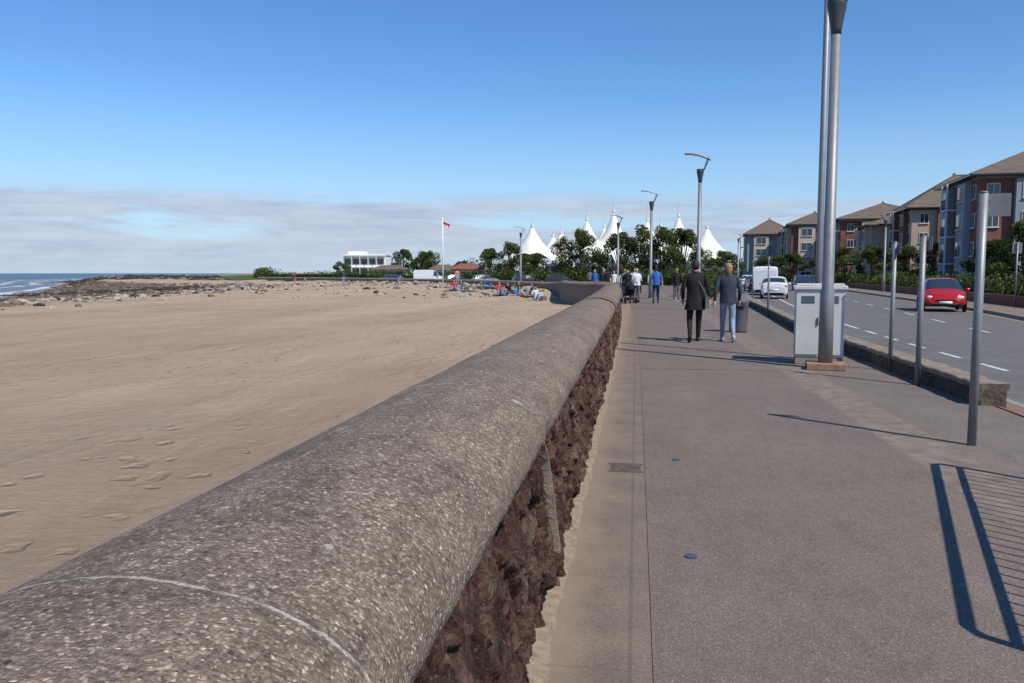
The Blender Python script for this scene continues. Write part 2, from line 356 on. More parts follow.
lx=interp([(6.3,-20),(6.4,14),(6.8,27),(7.7,40),(9.8,60),(12,84),(14,120)])
y=2
while y<100:
    yy=[y,y+.6,y+1.2] if y<24 else [y,y+1.5,y+3]
    ribbon(mb,lx,lambda q:lx(q)+.11,-.246,-.246,yy,0); y+=2.2 if y<24 else 3.05
cx=lambda q:(lx(q)+kerbf(q))/2+.3
y=0
while y<110:
    ribbon(mb,cx,lambda q:cx(q)+.1,-.246,-.246,[y,y+2],0); y+=5
yy=ar(-5,100,1.5)
ribbon(mb,lambda q:kerbf(q)-.35,lambda q:kerbf(q)-.27,-.246,-.246,yy,1)
ribbon(mb,lambda q:kerbn(q)+.25,lambda q:kerbn(q)+.33,-.246,-.246,yy,1)
mb.done('road_markings',['line','yline'])
mb=MB()
def strip(x0,x1,y,w,z,mi):
    mb.add([(x0,y-w/2,z),(x1,y-w/2,z),(x1,y+w/2,z),(x0,y+w/2,z)],[(0,1,2,3)],mi)
for y in (12.5,24.9,37): strip(.09,2.13,y,.07,.008,0)
mb.done('expansion_joint',['concrete'])
def disc(name,x,y,r,z,mat):
    mb=MB(); mb.tube([(x,y,z-.004),(x,y,z+.004)],r,20,0); mb.done(name,[mat])
disc('utility_cover',.30,4.15,.033,.007,'cap'); disc('utility_cover',.33,6.35,.033,.007,'cap')
mb=MB()
for i in range(6): mb.box(-.06,5.95+i*.035,.004,.22,.02,.008,0)
mb.box(-.06,5.92,.003,.26,.02,.01);mb.box(-.06,6.155,.003,.26,.02,.01)
mb.done('drain_grate',['iron'])
mb=MB(); strip(3.98,4.58,9.3,1.6,-.012,0)
mb.v=[(x,y,-.01-.11*max(0,(x-3.97)/.62)+.005) for x,y,z in mb.v]; mb.done('tactile_paving',['redpave'])

# ------------------------------------------------------------------ sea wall
def path_frames(fx,ys):
    pts=[Vector((fx(y),y,0)) for y in ys]; out=[];u=0
    for i,p in enumerate(pts):
        d=(pts[min(i+1,len(pts)-1)]-pts[max(i-1,0)]).normalized()
        n=Vector((d.y,-d.x,0))
        if i: u+=(p-pts[i-1]).length
        out.append((p,n,u))
    return out
def sweep(name,fx,ys,prof,mats,matfn=None,parent=None,smooth=True,disp=None,gap=None):
    fr=path_frames(fx,ys); n=len(prof); vs=[];uv=[]
    pl=[0]
    for i in range(1,n): pl.append(pl[-1]+math.dist(prof[i],prof[i-1]))
    for p,nn,u in fr:
        for k,(a,z) in enumerate(prof):
            q=p+nn*a+Vector((0,0,z))
            if disp: q=disp(q,nn,k,u)
            vs.append(q); uv.append((u+ys[0],pl[k]))
    fs=[];ms=[]
    for i in range(len(fr)-1):
        for k in range(n-1):
            fs.append((i*n+k,(i+1)*n+k,(i+1)*n+k+1,i*n+k+1)); ms.append(matfn(k) if matfn else 0)
    fs.append(tuple(range(n)));ms.append(0)
    me=bpy.data.meshes.new(name); me.from_pydata(vs,[],fs)
    for m in mats: me.materials.append(MAT[m])
    me.polygons.foreach_set('material_index',ms); me.polygons.foreach_set('use_smooth',[smooth]*len(fs))
    l=me.uv_layers.new(name='UVMap')
    for lp in me.loops: l.data[lp.index].uv=uv[lp.vertex_index]
    if gap is not None:
        at=me.attributes.new('gap','FLOAT','POINT'); at.data.foreach_set('value',gap[:len(vs)])
    me.update(); return link(bpy.data.objects.new(name,me),parent)
wall=empty('sea_wall')
prof=[]
for k in range(33):
    th=math.pi*k/32
    prof.append((-.40*math.cos(th),.77+.21*math.sin(th)**.92))
prof=[(-.37,.735),(-.40,.738)]+prof+[(.399,.745),(.385,.735),(.35,.735)]
def low(y): return -.20*sm((y-53)/9)
def cdisp(q,nn,k,u):
    q=q+Vector((0,0,.006*noise.noise(Vector((q.x*2,q.y*1.3,0)))+low(q.y)))
    seg=math.floor((u-3+4.6)/2.3-.5); q=q+nn*(.005*math.sin(seg*7.3))+Vector((0,0,.005*math.sin(seg*3.1)))
    if k>30 or k<4: q=q+nn*.006*noise.noise(q*14)+Vector((0,0,.008*noise.noise(q*9)))
    return q
WEND=137
WY=ar(-3,20,.05)+ar(20,60,.35)+ar(60,WEND,1.5)
sweep('coping',wallx,WY,prof,['coping'],None,wall,disp=cdisp)
nz=36
fprof=[(.388+.052*k/nz,.745-(.745+.05)*k/nz) for k in range(nz+1)]
GAP=[]
def fdisp(q,nn,k,u):
    if q.y>21: GAP.append(0.0); return q+nn*(.02*noise.noise(q*4))+Vector((0,0,low(q.y)*(1 if q.z>.3 else 0)))
    w=Vector((q.y*4.2+1.2*q.z,q.z*8.5-1.6*q.y,q.x))
    w=w+Vector((noise.noise(q*5),noise.noise(q*5+Vector((9,9,9))),0))*.6
    d,p=noise.voronoi(w)
    g=d[1]-d[0]; e=min(g*5.0,1)
    cell=noise.cell(p[0]*3.0); tl=noise.cell(p[0]*5.0+Vector((3,1,7)))-.5
    GAP.append(max(0.0,1-g*10))
    loc=(w-p[0])
    h=-.054+.034*e**.6+.022*cell*e+.035*tl*loc.x*e-.018*loc.y*e+.014*noise.noise(q*16)+.018*abs(noise.noise(Vector((q.x*30,q.y*34+q.z*10,q.z*30-q.y*12))))+.008*noise.noise(q*60)
    return q+nn*h*(min(1,k/2.)*.7+.3)
FY=ar(-1,7,.013)+ar(7,12,.022)+ar(12,21,.05)+ar(21,60,.3)+ar(60,WEND,1.5)
sweep('rubble_face',wallx,FY,fprof,['stone'],None,wall,False,disp=fdisp,gap=GAP)
sweep('beach_face',wallx,ar(-3,60,.5)+ar(60,WEND,1.5),[(-.36,-1.2),(-.36,.745)],['mortar'],None,wall,disp=lambda q,nn,k,u:q+Vector((0,0,low(q.y) if k else 0)))
mb=MB()
for y0 in (3.75,12.75,21.9):
    pts=[]
    for k in range(13):
        z=.74-.76*k/12; pts.append((wallx(y0)+.392+.05*k/12,y0-.30+.42*(k/12)**.6,z))
    vs=[]
    for i,p in enumerate(pts):
        w=.035+.016*noise.noise(Vector(p)*12)
        vs+=[(p[0]-.09,p[1]-w,p[2]),(p[0],p[1]-w*.6,p[2]),(p[0]+.004,p[1],p[2]),(p[0],p[1]+w*.6,p[2]),(p[0]-.09,p[1]+w,p[2])]
    fs=[]
    for i in range(12):
        for k in range(4): fs.append((5*i+k,5*i+5+k,5*i+6+k,5*i+1+k))
    mb.add(vs,fs)
mb.done('joint_pilaster',['mortar'],wall,True)
mb=MB(); yy=ar(-1,40,.12); vs=[]
for y in yy:
    w=.03+.035*noise.noise(Vector((y*1.3,0,0)))+.02*noise.noise(Vector((y*6,0,0)))
    vs+=[(wallx(y)+.37,y,.035),(wallx(y)+.42,y,.016),(wallx(y)+.445+max(w,.0),y,.002)]
mb.add(vs,[(3*i+k,3*i+k+1,3*i+4+k,3*i+3+k) for i in range(len(yy)-1) for k in range(2)])
mb.done('drifted_sand',[M('drifted_sand_mat',(.27,.205,.145),.95,.3,20,.3,80)],None,True)

lowx=lambda y:kerbn(y)-.72
def ldisp(q,nn,k,u):
    n=noise.noise(q*3.5)*.02+noise.noise(q*11)*.025
    if q.z>.15: return q+nn*n*.6+Vector((0,0,noise.noise(Vector((q.x,q.y,0))*5)*.012))
    return q+nn*n
sweep('low_stone_wall',lowx,ar(9.6,44,.08),[(-.13,-.05),(-.145,.02),(-.14,.09),(-.145,.15),(-.14,.17),(-.165,.175),(-.165,.225),(-.15,.24),(.15,.24),(.165,.225),(.165,.175),(.14,.17),(.14,-.18)],['darkstone','walltop'],lambda k:1 if 4<=k<=10 else 0,None,False,ldisp)

# ------------------------------------------------------------------ rocks on the beach
def rocks(name,pts,mats):
    mb=MB()
    ico=[Vector(v) for v in [(0,0,1),(.89,0,.45),(.28,.85,.45),(-.72,.53,.45),(-.72,-.53,.45),(.28,-.85,.45),(.72,.53,-.45),(-.28,.85,-.45),(-.89,0,-.45),(-.28,-.85,-.45),(.72,-.53,-.45),(0,0,-1)]]
    fs=[(0,1,2),(0,2,3),(0,3,4),(0,4,5),(0,5,1),(1,6,2),(2,7,3),(3,8,4),(4,9,5),(5,10,1),(6,7,2),(7,8,3),(8,9,4),(9,10,5),(10,6,1),(6,11,7),(7,11,8),(8,11,9),(9,11,10),(10,11,6)]
    for x,y,r,mi in pts:
        z=zg(x,y); a=random.random()*6.28; sx,sy,sz=r*random.uniform(.7,1.3),r*random.uniform(.7,1.3),r*random.uniform(.4,.7)
        vs=[]
        for v in ico:
            k=random.uniform(.8,1.15); X,Y=v.x*sx*k,v.y*sy*k
            vs.append((x+X*math.cos(a)-Y*math.sin(a),y+X*math.sin(a)+Y*math.cos(a),z+.1*r+v.z*sz*k))
        mb.add(vs,fs,mi)
    return mb.done(name,mats)
P=[]
for i in range(3000):
    y=random.uniform(15,130); x=bermx(y)+random.gauss(-1.2,1.1+1.8*(y/100))
    if x>wallx(y)-1: continue
    P.append((x,y,random.choice((.1,.14,.18,.24,.36))*random.uniform(.7,1.2),random.choices((0,1,2),(5,4,1.6))[0]))
for i in range(900):
    y=random.uniform(55,115); w=wallx(y); b=bermx(y)
    x=random.uniform(b,w-2) if random.random()<.4 else w-1-abs(random.gauss(0,4))
    if x<b or x>w-.9: continue
    P.append((x,y,random.choice((.08,.12,.17,.28))*random.uniform(.7,1.3),random.choices((0,1,2),(5,3,1))[0]))
for i in range(1000):
    y=random.uniform(40,180); x=random.uniform(waterx(y),bermx(y)); P.append((x,y,random.uniform(.12,.3),random.choices((0,1,2),(1,4,4))[0]))
rocks('beach_rocks',P,['rock1','rock2','rock3'])
P=[]
for i in range(1000):
    t=random.random(); P.append((-92-110*t+random.gauss(0,1.),170+50*t+random.gauss(0,1.4),random.uniform(.6,1.2),random.choice((1,2,2,2))))
for i in range(900):
    t=random.random(); P.append((-62-62*t+random.gauss(0,.8),112+20*t+random.gauss(0,.9),random.uniform(.4,.75),random.choice((1,2,2,2))))
for i in range(700):
    t=random.random(); P.append((-45-50*t+random.gauss(0,.7),74+16*t+random.gauss(0,.8),random.uniform(.25,.5),random.choice((1,2,2))))
for i in range(700):
    t=random.random(); P.append((-150-150*t+random.gauss(0,1.5),270+60*t+random.gauss(0,2),random.uniform(.8,1.7),2))
rocks('rock_groyne',P,['rock1','rock2','rock3'])

# ------------------------------------------------------------------ vegetation
def leaves(mb,clumps,n,size,flat=1.0):
    wts=np.array([c[1]**2 for c in clumps]); wts=wts/wts.sum()
    idx=np.random.choice(len(clumps),n,p=wts)
    shade=[random.random() for _ in clumps]
    for i in idx:
        c,r=clumps[i]; d=np.random.normal(size=3); d/=np.linalg.norm(d)
        rr=r*(1-abs(np.random.normal(0,.22))); p=np.array(c)+d*rr*np.array((1,1,flat))
        a=np.random.normal(size=3)+d*.5; a/=np.linalg.norm(a); b=np.cross(a,np.random.normal(size=3)); b/=np.linalg.norm(b); cc=np.cross(a,b)
        s=size*np.random.uniform(.5,1.3)
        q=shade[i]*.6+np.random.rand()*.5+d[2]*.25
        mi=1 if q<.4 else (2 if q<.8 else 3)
        mb.add([p-b*s*.5,p+cc*s*.35,p+b*s*.5,p-cc*s*.35],[(0,1,2,3)],mi)
LM=['bark','leafd','leafm','leafl']
def tree_mesh(name,h,w,n,size,th=.3,dense=14):
    mb=MB(); z0=h*th
    mb.tube([(0,0,-.1),(.05*w,0,z0*.6),(.0,.04*w,z0),(0,0,h*.7)],[.035*h,.027*h,.022*h,.006*h],8,0)
    cl=[]
    for i in range(dense):
        a=i*2.4+random.random(); zz=random.uniform(th,.88); k=math.sin(math.pi*min(max((zz-th+.12)/(1.05-th),0),1))
        rr=w*.5*k*random.uniform(.3,.9); p=(math.cos(a)*rr,math.sin(a)*rr,zz*h); cl.append((p,random.uniform(.09,.2)*w*.9))
        mb.tube([(0,0,z0*random.uniform(.7,1.3)),(p[0]*.5,p[1]*.5,(z0+p[2])*.5),p],[.014*h,.009*h,.003*h],5,0)
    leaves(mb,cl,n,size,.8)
    me=mb.done(name,LM); m=me.data; bpy.data.objects.remove(me); return m
TM=[tree_mesh('tree_a',8,7.5,6000,.27,.15,22),tree_mesh('tree_b',8,6.5,5500,.27,.18,20),tree_mesh('tree_c',8,8.5,6500,.29,.15,25)]
def tree(x,y,h,k=0,wide=1,name='broadleaf_tree'):
    o=bpy.data.objects.new(name,TM[k%3]); o.location=(x,y,-.3); s=h/8.0
    o.scale=(s*wide,s*wide,s); o.rotation_euler=(0,0,random.random()*6.28); link(o)
for x,y,h,k,w in [(-84,220,5.5,0,1),(-80,215,4.5,2,1),(-59.6,203,9,1,.9),(-57,213,8,2,1),(-47.7,185,7.5,0,.9),(-52,192,6.5,1,1.1),(-66,214,5,0,1.2),(-26.9,147.6,7.2,1,.9),(-24,153,8,2,.8),(-19.8,150,5.5,0,1),
    (-9.9,113,7.3,0,.75),(-7.6,112,8.1,2,.7),(-2.1,105,7.9,1,.8),(.5,107,8.6,0,.7),(3.3,105,8.0,2,.7),(5.9,108,8.6,1,.8),(8.6,112,5.6,0,.9),(-15,122,5,2,1.0),(-5,111,5.0,1,.9),(2,112,6.5,1,.9),
    (25.2,103,5.3,0,1.1),(27.5,100,5.6,1,1.1),(31.4,101,5.2,2,1.1),(32.5,96,5.6,0,1),(27.0,67,4.9,1,1.1),(26.6,60.7,5.6,2,1),(29,72,4.8,0,1),(23.6,130,5.5,1,1.2),(22,140,4.8,2,1.2),(23,108,4,0,1.1),
    (-38,175,5,1,1.3),(12,125,4.5,1,1.2),(15.5,150,6,2,1.2)]:
    tree(x,y,h,k,w)
def hedge(name,line,width,height,n,size,zb=-.3):
    mb=MB(); cl=[]
    for i in range(len(line)-1):
        a,b=Vector(line[i]),Vector(line[i+1]); L=(b-a).length; k=max(int(L/(width*.55)),1)
        for j in range(k):
            p=a.lerp(b,(j+random.random()*.6)/k); r=width*.5*random.uniform(.8,1.15)
            cl.append(((p.x+random.uniform(-.15,.15)*width,p.y,zb+height-r*random.uniform(.6,1.3)),r)); cl.append(((p.x,p.y,zb+height*.35),r*1.05))
        mb.tube([(a.x,a.y,zb+height*.3),(b.x,b.y,zb+height*.3)],width*.25,6,1)
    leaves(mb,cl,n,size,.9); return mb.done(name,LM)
hl=[(kerbf(y)+3.3,y) for y in (26,34,42,50,58,66,74,82,92,104,118)]
hedge('hedge',hl,1.4,1.7,15000,.2)
hedge('hedge',[(3.7,46),(4.2,54),(5.6,62),(7,72),(8.5,86)],1.6,1.9,5000,.2)
hedge('hedge',[(7,92),(3,100),(-2,104),(-8,106),(-14,112)],2.2,2.3,6000,.26)
hedge('hedge',[(-14,112),(-20,122),(-28,132),(-40,148),(-66,180),(-84,205),(-110,225)],3,2.4,8000,.35)
hedge('hedge',[(-110,230),(-140,285),(-165,340)],5,3.4,3500,.6)
mb=MB(); yy=ar(24,118,2)
ribbon(mb,lambda q:kerbf(q)+2.4,lambda q:kerbf(q)+2.401,-.15,.38,yy); ribbon(mb,lambda q:kerbf(q)+2.401,lambda q:kerbf(q)+2.62,.38,.38,yy)
mb.done('garden_wall',['brick'])
mb=MB(); cl=[]
for i in range(120):
    t=i/119; x=-130+330*t; y=420+40*math.sin(i); r=random.uniform(3,6); cl.append(((x,y,r*.8),r))
leaves(mb,cl,9000,1.2,.8); mb.done('distant_treeline',LM)
mb=MB(); cl=[]
for i in range(50):
    t=i/49; cl.append(((14+70*t,200+10*math.sin(i*2),random.uniform(1.5,3)),random.uniform(2,3.5)))
leaves(mb,cl,6000,.7,.9); mb.done('distant_treeline',LM)

# ------------------------------------------------------------------ buildings
def building(name,x,y,w,d,eave,rise,rz,wall,accent,storeys=4,nwx=5,nwy=4,balcony=True):
    e=empty(name,(x,y,-.3),rz); H=eave+.3
    mb=MB(); mb.box(w/2,d/2,H/2,w,d,H,0)
    mb.box(w/2,d/2,H-.02,w+.06,d+.06,.22,1)
    sh=H/storeys
    mb.box(w/2,d/2,sh*.5,w+.05,d+.05,.12,1)
    for yy in (d*.28,d*.78): mb.box(-.3,yy,H*.5-.12,.6,2.9,H-.26,1)
    for xx in (w*.3,w*.8): mb.box(xx,-.3,H*.5-.12,2.9,.6,H-.26,1)
    mb.done('walls',[wall,accent],e)
    mw=MB()
    def win(face,a,z,ww,hh,off=0):
        if face=='x':
            mw.box(-.03-off,a,z,.10,ww,hh,0); mw.box(-.085-off,a,z,.02,ww-.14,hh-.14,1)
            mw.box(-.10-off,a,z,.03,.05,hh-.14,0); mw.box(-.10-off,a,z-hh/2-.03,.14,ww+.1,.06,0)
        else:
            mw.box(a,-.03-off,z,ww,.10,hh,0); mw.box(a,-.085-off,z,ww-.14,.02,hh-.14,1)
            mw.box(a,-.10-off,z,.05,.03,hh-.14,0); mw.box(a,-.10-off,z-hh/2-.03,ww+.1,.14,.06,0)
    for s in range(storeys):
        z=sh*(s+.52)
        for yy in (d*.28,d*.78): win('x',yy,z,1.9,1.45,.6)
        for xx in (w*.3,w*.8): win('y',xx,z,1.9,1.45,.6)
        for k in range(nwy):
            yy=d*(k+.5)/nwy
            if min(abs(yy-d*.28),abs(yy-d*.78))>2.1: win('x',yy,z,1.1,1.35)
        for k in range(nwx):
            xx=w*(k+.5)/nwx
            if min(abs(xx-w*.3),abs(xx-w*.8))>2.1: win('y',xx,z,1.1,1.35)
    mw.box(w*.55,-.06,1.1,1.2,.12,2.1,2)
    mw.done('windows_and_door',['frame','glass','cardark'],e)
    if balcony:
        bb=MB(); yy=d*.53; L=2.2
        for s in range(1,storeys):
            z=sh*s+.05
            bb.box(-.7,yy,z,1.4,L,.14,0)
            for q in np.linspace(-L/2+.05,L/2-.05,12): bb.box(-1.36,yy+q,z+.55,.03,.03,.95,1)
            bb.box(-1.36,yy,z+1.04,.06,L,.06,1)
            bb.box(-.05,yy,z+1.15,.06,1.6,2.0,2)
        for q in (-L/2+.06,L/2-.06): bb.box(-1.33,yy+q,H/2,.12,.12,H,0)
        bb.done('balconies',['frame','darksteel','glass'],e)
    o=.65; rb=MB(); x0,x1,y0,y1=-o-.3,w+o,-o-.3,d+o; z0=H; zr=H+rise
    if (x1-x0)>(y1-y0): r=(y1-y0)/2; R1=(x0+r,(y0+y1)/2,zr); R2=(x1-r,(y0+y1)/2,zr)
    else: r=(x1-x0)/2; R1=((x0+x1)/2,y0+r,zr); R2=((x0+x1)/2,y1-r,zr)
    A,B,C_,D=(x0,y0,z0+.2),(x1,y0,z0+.2),(x1,y1,z0+.2),(x0,y1,z0+.2)
    wide=(x1-x0)>(y1-y0)
    if wide: rb.add([A,B,C_,D,R1,R2],[(0,1,5,4),(1,2,5),(2,3,4,5),(3,0,4)],0)
    else: rb.add([A,B,C_,D,R1,R2],[(0,1,4),(1,2,5,4),(2,3,5),(3,0,4,5)],0)
    rb.box((x0+x1)/2,(y0+y1)/2,z0+.13,x1-x0-.02,y1-y0-.02,.13,1)
    rb.tube([R1,R2],.12,6,0); rb.tube([A,R1],.1,6,0); rb.tube([D,R1 if wide else R2],.1,6,0); rb.tube([B,R2 if wide else R1],.1,6,0)
    rb.box(R1[0],R1[1],zr+.12,.5,.5,.5,0,taper=.3)
    rb.done('roof',['slate','cardark'],e)
    return e
rr=R(-6.6)
building('brick_apartment_block',30.8,80,14.5,12.5,10.2,3.2,rr,'brick','greyrender',4,6,5)
building('rendered_apartment_block',36.5,116,15,13,10.0,5.0,rr,'pinkrender','brick',4,5,5)
building('rendered_apartment_block',35.4,131,12,12,8.6,2.6,rr,'pinkrender','render',3,4,4)
building('brick_apartment_block',35.0,148,16,16,10.6,3.4,rr,'brick','render',4,5,5)
building('brick_apartment_block',28.2,156,9,14,10.2,2.6,rr,'brick','render',4,3,4)
building('rendered_apartment_block',22.5,172,9,10,9.2,3.4,rr,'greyrender','render',4,3,3)

e=empty('white_seafront_building',(-89,236,-.3),R(8))
mb=MB(); mb.box(7,5,3.6,13,10,7.2,0); mb.box(7,5,7.3,13.6,10.6,.25,0); mb.box(4,5,7.9,5,6,1.1,0)
mb.done('walls',['white'],e)
mb=MB()
for s in range(2):
    for k in range(5): mb.box(1.9+2.5*k,-.03,2.0+3.2*s,1.9,.06,1.7,1)
    mb.box(7,-.9,3.5 if s==0 else 6.9,13,1.8,.15,0)
for k in range(6): mb.box(.8+2.5*k,-1.7,3.4,.15,.15,6.8,0)
mb.done('windows_and_balconies',['white','glass'],e)
def kiosk(name,x,y,w,d,h,wall,roof):
    e=empty(name,(x,y,-.3),.1); mb=MB(); mb.box(0,0,h/2,w,d,h,0); mb.box(0,-d/2-.03,h*.55,w*.7,.06,h*.4,1)
    mb.box(0,-d/2-.5,h*.82,w,1,.08,2); mb.done('walls',[wall,'glass',roof],e)
    mb=MB(); o=.4
    mb.add([(-w/2-o,-d/2-o,h),(w/2+o,-d/2-o,h),(w/2+o,d/2+o,h),(-w/2-o,d/2+o,h),(-w/4,0,h+1.1),(w/4,0,h+1.1)],[(0,1,5,4),(1,2,5),(2,3,4,5),(3,0,4),(3,2,1,0)]); mb.done('roof',[roof],e)
kiosk('beach_kiosk',-32,152,6,4,2.5,'render','redroof'); kiosk('beach_kiosk',-40,164,5,4,2.4,'white','slate'); kiosk('beach_kiosk',11,126,6,3,2.7,'white','slate'); kiosk('beach_kiosk',-60,192,9,4,2.6,'render','slate')

# ------------------------------------------------------------------ tensile pavilion
e=empty('tensile_roof_pavilion',(0,0,0))
peaks=[(-42,326,21),(-31,334,18.5),(-20,328,23.5),(-9.4,332,27),(4,328,23),(16.5,334,25),(27.5,330,20),(-36,350,18),(-14,352,22),(10,352,22),(26,350,18)]
def tz(x,y):
    z=8
    for px,py,h in peaks:
        d=math.hypot((x-px)*1.0,(y-py)); z=max(z,6.5+(h-6.5)*(.66*math.exp(-d/4.2)+.34*math.exp(-(d/8.5)**2)))
    return z
xs2=ar(-50,36,.6); ys2=ar(318,362,.8); nx=len(xs2)
edge=lambda x:318.5+1.8*abs(math.sin((x+42)*math.pi/11.6))
vs=[]
for j,y in enumerate(ys2):
    for x in xs2:
        yy=max(y,edge(x)); vs.append((x,yy,tz(x,yy)-(1.6*math.exp(-(yy-edge(x))/1.2))))
mb=MB(); mb.add(vs,[(j*nx+i,j*nx+i+1,(j+1)*nx+i+1,(j+1)*nx+i) for j in range(len(ys2)-1) for i in range(nx-1)])
mb.done('membrane',['tent'],e,True)
mb=MB()
for px,py,h in peaks:
    mb.tube([(px,py,0),(px,py,h+ (5.5 if h>21 else 2.5))],[.45,.12],8); mb.tube([(px,py,h-.9),(px,py,h+.4)],[.75,.4],10)
for k in range(8):
    x=-47.8+11.6*k; mb.tube([(x,318,0),(x,319.5,5.6)],.2,6); 
mb.done('masts',['frame'],e)
mb=MB(); mb.box(-7,340,2.5,80,36,5.2,0)
for k in range(26): mb.box(-45+3.05*k,321.93,2.4,2.6,.12,3.6,1)
mb.done('glazed_walls',['render','glass'],e)

# ------------------------------------------------------------------ street furniture
def lamp_post(x,y,rz=0,base=False):
    e=empty('street_lamp',(x,y,0),rz); mb=MB()
    mb.tube([(0,0,0),(0,0,.03)],.17,16); mb.tube([(0,0,.03),(0,0,1.2),(0,0,1.25),(0,0,5.06)],[.105,.102,.087,.07],18); mb.done('column',['steel'],e,True)
    mb=MB(); mb.tube([(0,0,5.0),(0,0,5.08),(0,0,5.42),(0,0,5.50),(0,0,5.53)],[.072,.08,.138,.14,.11],18); mb.done('uplighter',['darksteel'],e,True)
    mb=MB(); mb.tube([(.06,0,5.38),(.17,0,5.55),(.27,0,5.78),(.33,0,5.98)],[.02,.02,.02,.018],8)
    mb.tube([(.06,.06,5.4),(.17,.1,5.57),(.30,.2,5.95)],.013,6); mb.tube([(.06,-.06,5.4),(.17,-.1,5.57),(.30,-.2,5.95)],.013,6); mb.done('bracket',['darksteel'],e,True)
    mb=MB(); vs=[]; n=12
    for k in range(n+1):
        t=k/n; X=.38-1.0*t; Z=5.90+.26*math.sin(t*1.75)
        for yy,zz in ((-.27,Z-.03),(-.14,Z),(.14,Z),(.27,Z-.03)): vs.append((X,yy*(1-.15*t),zz))
    fs=[(4*k+i,4*k+4+i,4*k+5+i,4*k+1+i) for k in range(n) for i in range(3)]
    m0=len(vs); vs+= [(a,b,c-.018) for a,b,c in vs]; fs+=[tuple(i+m0 for i in reversed(f)) for f in fs]
    mb.add(vs,fs); mb.done('reflector',['greypaint'],e,True)
    if base:
        mb=MB(); mb.box(0,0,.05,.56,.5,.10,0); bevel(mb.done('plinth',['brickbase'],e),.012)
    return e
lamp_post(2.89,12.9,R(-9),True); lamp_post(2.42,32.7,R(-9)); lamp_post(.8,46.9,R(-9)); lamp_post(-11.6,81,R(10)); lamp_post(-1.5,66,R(10))
lamp_post(18.9,66,R(170)); lamp_post(21.7,95,R(170)); lamp_post(11.8,98,R(0))
e=empty('tall_pole',(3.03,14.2,0)); mb=MB(); mb.tube([(0,0,0),(0,0,2.2),(0,0,9.2)],[.062,.055,.04],14); mb.done('shaft',['steel'],e,True)
mb=MB(); mb.ell((0,0,9.25),(.09,.09,.09)); mb.box(0,0,.5,.13,.13,.3); mb.done('finial_and_hatch',['steel'],e)
e=empty('utility_cabinet',(2.93,13.62,0),R(-9)); mb=MB()
mb.box(0,0,.06,.72,.42,.12,1); mb.box(0,0,.66,.74,.44,1.08,0); bevel(mb.done('body',['greypaint','kerb'],e),.015)
mb=MB(); mb.box(0,0,1.235,.81,.52,.07,0); mb.box(0,0,1.285,.72,.44,.03,0); bevel(mb.done('cap',['greypaint'],e),.015)
mb=MB(); mb.box(-.183,-.228,.66,.34,.018,.98,0); mb.box(.183,-.228,.66,.34,.018,.98,0); mb.box(-.03,-.245,.7,.02,.02,.12,1); mb.box(.03,-.245,.7,.02,.02,.12,1)
for k in range(5): mb.box(-.18,-.24,1.0+.025*k,.2,.012,.008,1); mb.box(.18,-.24,1.0+.025*k,.2,.012,.008,1)
mb.done('doors',['greypaint','darksteel'],e)
def sign_post(x,y,h,w=.24,hh=.2,rz=0,plate=True,r=.036,name='parking_sign',off=0):
    e=empty(name,(x,y,0),rz); mb=MB(); mb.tube([(0,0,-.05),(0,0,h)],r,14); mb.tube([(0,0,h),(0,0,h+.012)],[r+.004,r*.6],14); mb.done('post',['steel'],e,True)
    if plate:
        mb=MB(); mb.box(off,r+.012,h-hh/2-.01,w,.006,hh); mb.box(0,r+.004,h-.05,.10,.014,.03); mb.box(0,r+.004,h-hh+.03,.10,.014,.03)
        bevel(mb.done('plate',['steel'],e),.002,1)
        mb=MB(); mb.box(off,r+.0175,h-hh/2-.01,w-.03,.004,hh-.03); mb.done('sign_face',['white'],e)
sign_post(2.86,7.32,2.14,.24,.19,R(-20),off=.08); sign_post(3.69,11.24,1.95,.2,.17,R(-60)); sign_post(3.82,12.85,1.93,.2,.17,R(-80),True,.032)
sign_post(4.55,29.1,2.03,.25,.2,R(-75)); sign_post(5.6,40.5,2.1,.25,.2,R(-75)); sign_post(17.6,41,2.9,.4,.5,R(-10))
A=Vector((3.02,5.95,0));B=Vector((2.08,2.82,0)); e=empty('guard_railing',(0,0,0)); mb=MB()
Z=Vector((0,0,1))
mb.tube([A,A+Z*1.0,A+(B-A)*.015+Z*1.05,B+(A-B)*.015+Z*1.05,B+Z*1.0,B],.026,10)
mb.tube([A+Z*.85,B+Z*.85],.02,8); mb.tube([A+Z*.12,B+Z*.12],.02,8)
for k in range(1,26): q=A.lerp(B,k/26); mb.tube([q+Z*.12,q+Z*.85],.008,6)
mb.done('rails',['darksteel'],e,True)
e=empty('litter_bin',(2.52,20.6,0)); mb=MB()
mb.tube([(0,0,0),(0,0,.05),(0,0,.72),(0,0,.74),(0,0,.8),(0,0,.9),(0,0,.93)],[.2,.22,.24,.26,.26,.2,.05],16); mb.box(0,-.24,.66,.22,.04,.1,1); mb.done('drum',['greycloth','tyre'],e,True)
def bench(x,y,rz):
    e=empty('park_bench',(x,y,0),rz); mb=MB()
    for k in range(4): mb.box(0,-.2+.12*k,.45,1.6,.1,.035,0)
    for k in range(3): mb.box(0,.27+.03*k,.6+.14*k,1.6,.03,.1,0)
    mb.done('slats',['wood'],e); mb=MB()
    for s in (-.65,.65):
        mb.box(s,-.15,.215,.06,.06,.43);mb.box(s,.2,.215,.06,.06,.43);mb.tube([(s,.22,.42),(s,.36,.98)],.025,6);mb.box(s,.02,.41,.05,.45,.04)
    mb.done('frame',['darksteel'],e)
bench(2.9,43,R(-90)); bench(3.0,38,R(-90)); bench(2.6,52,R(-90))
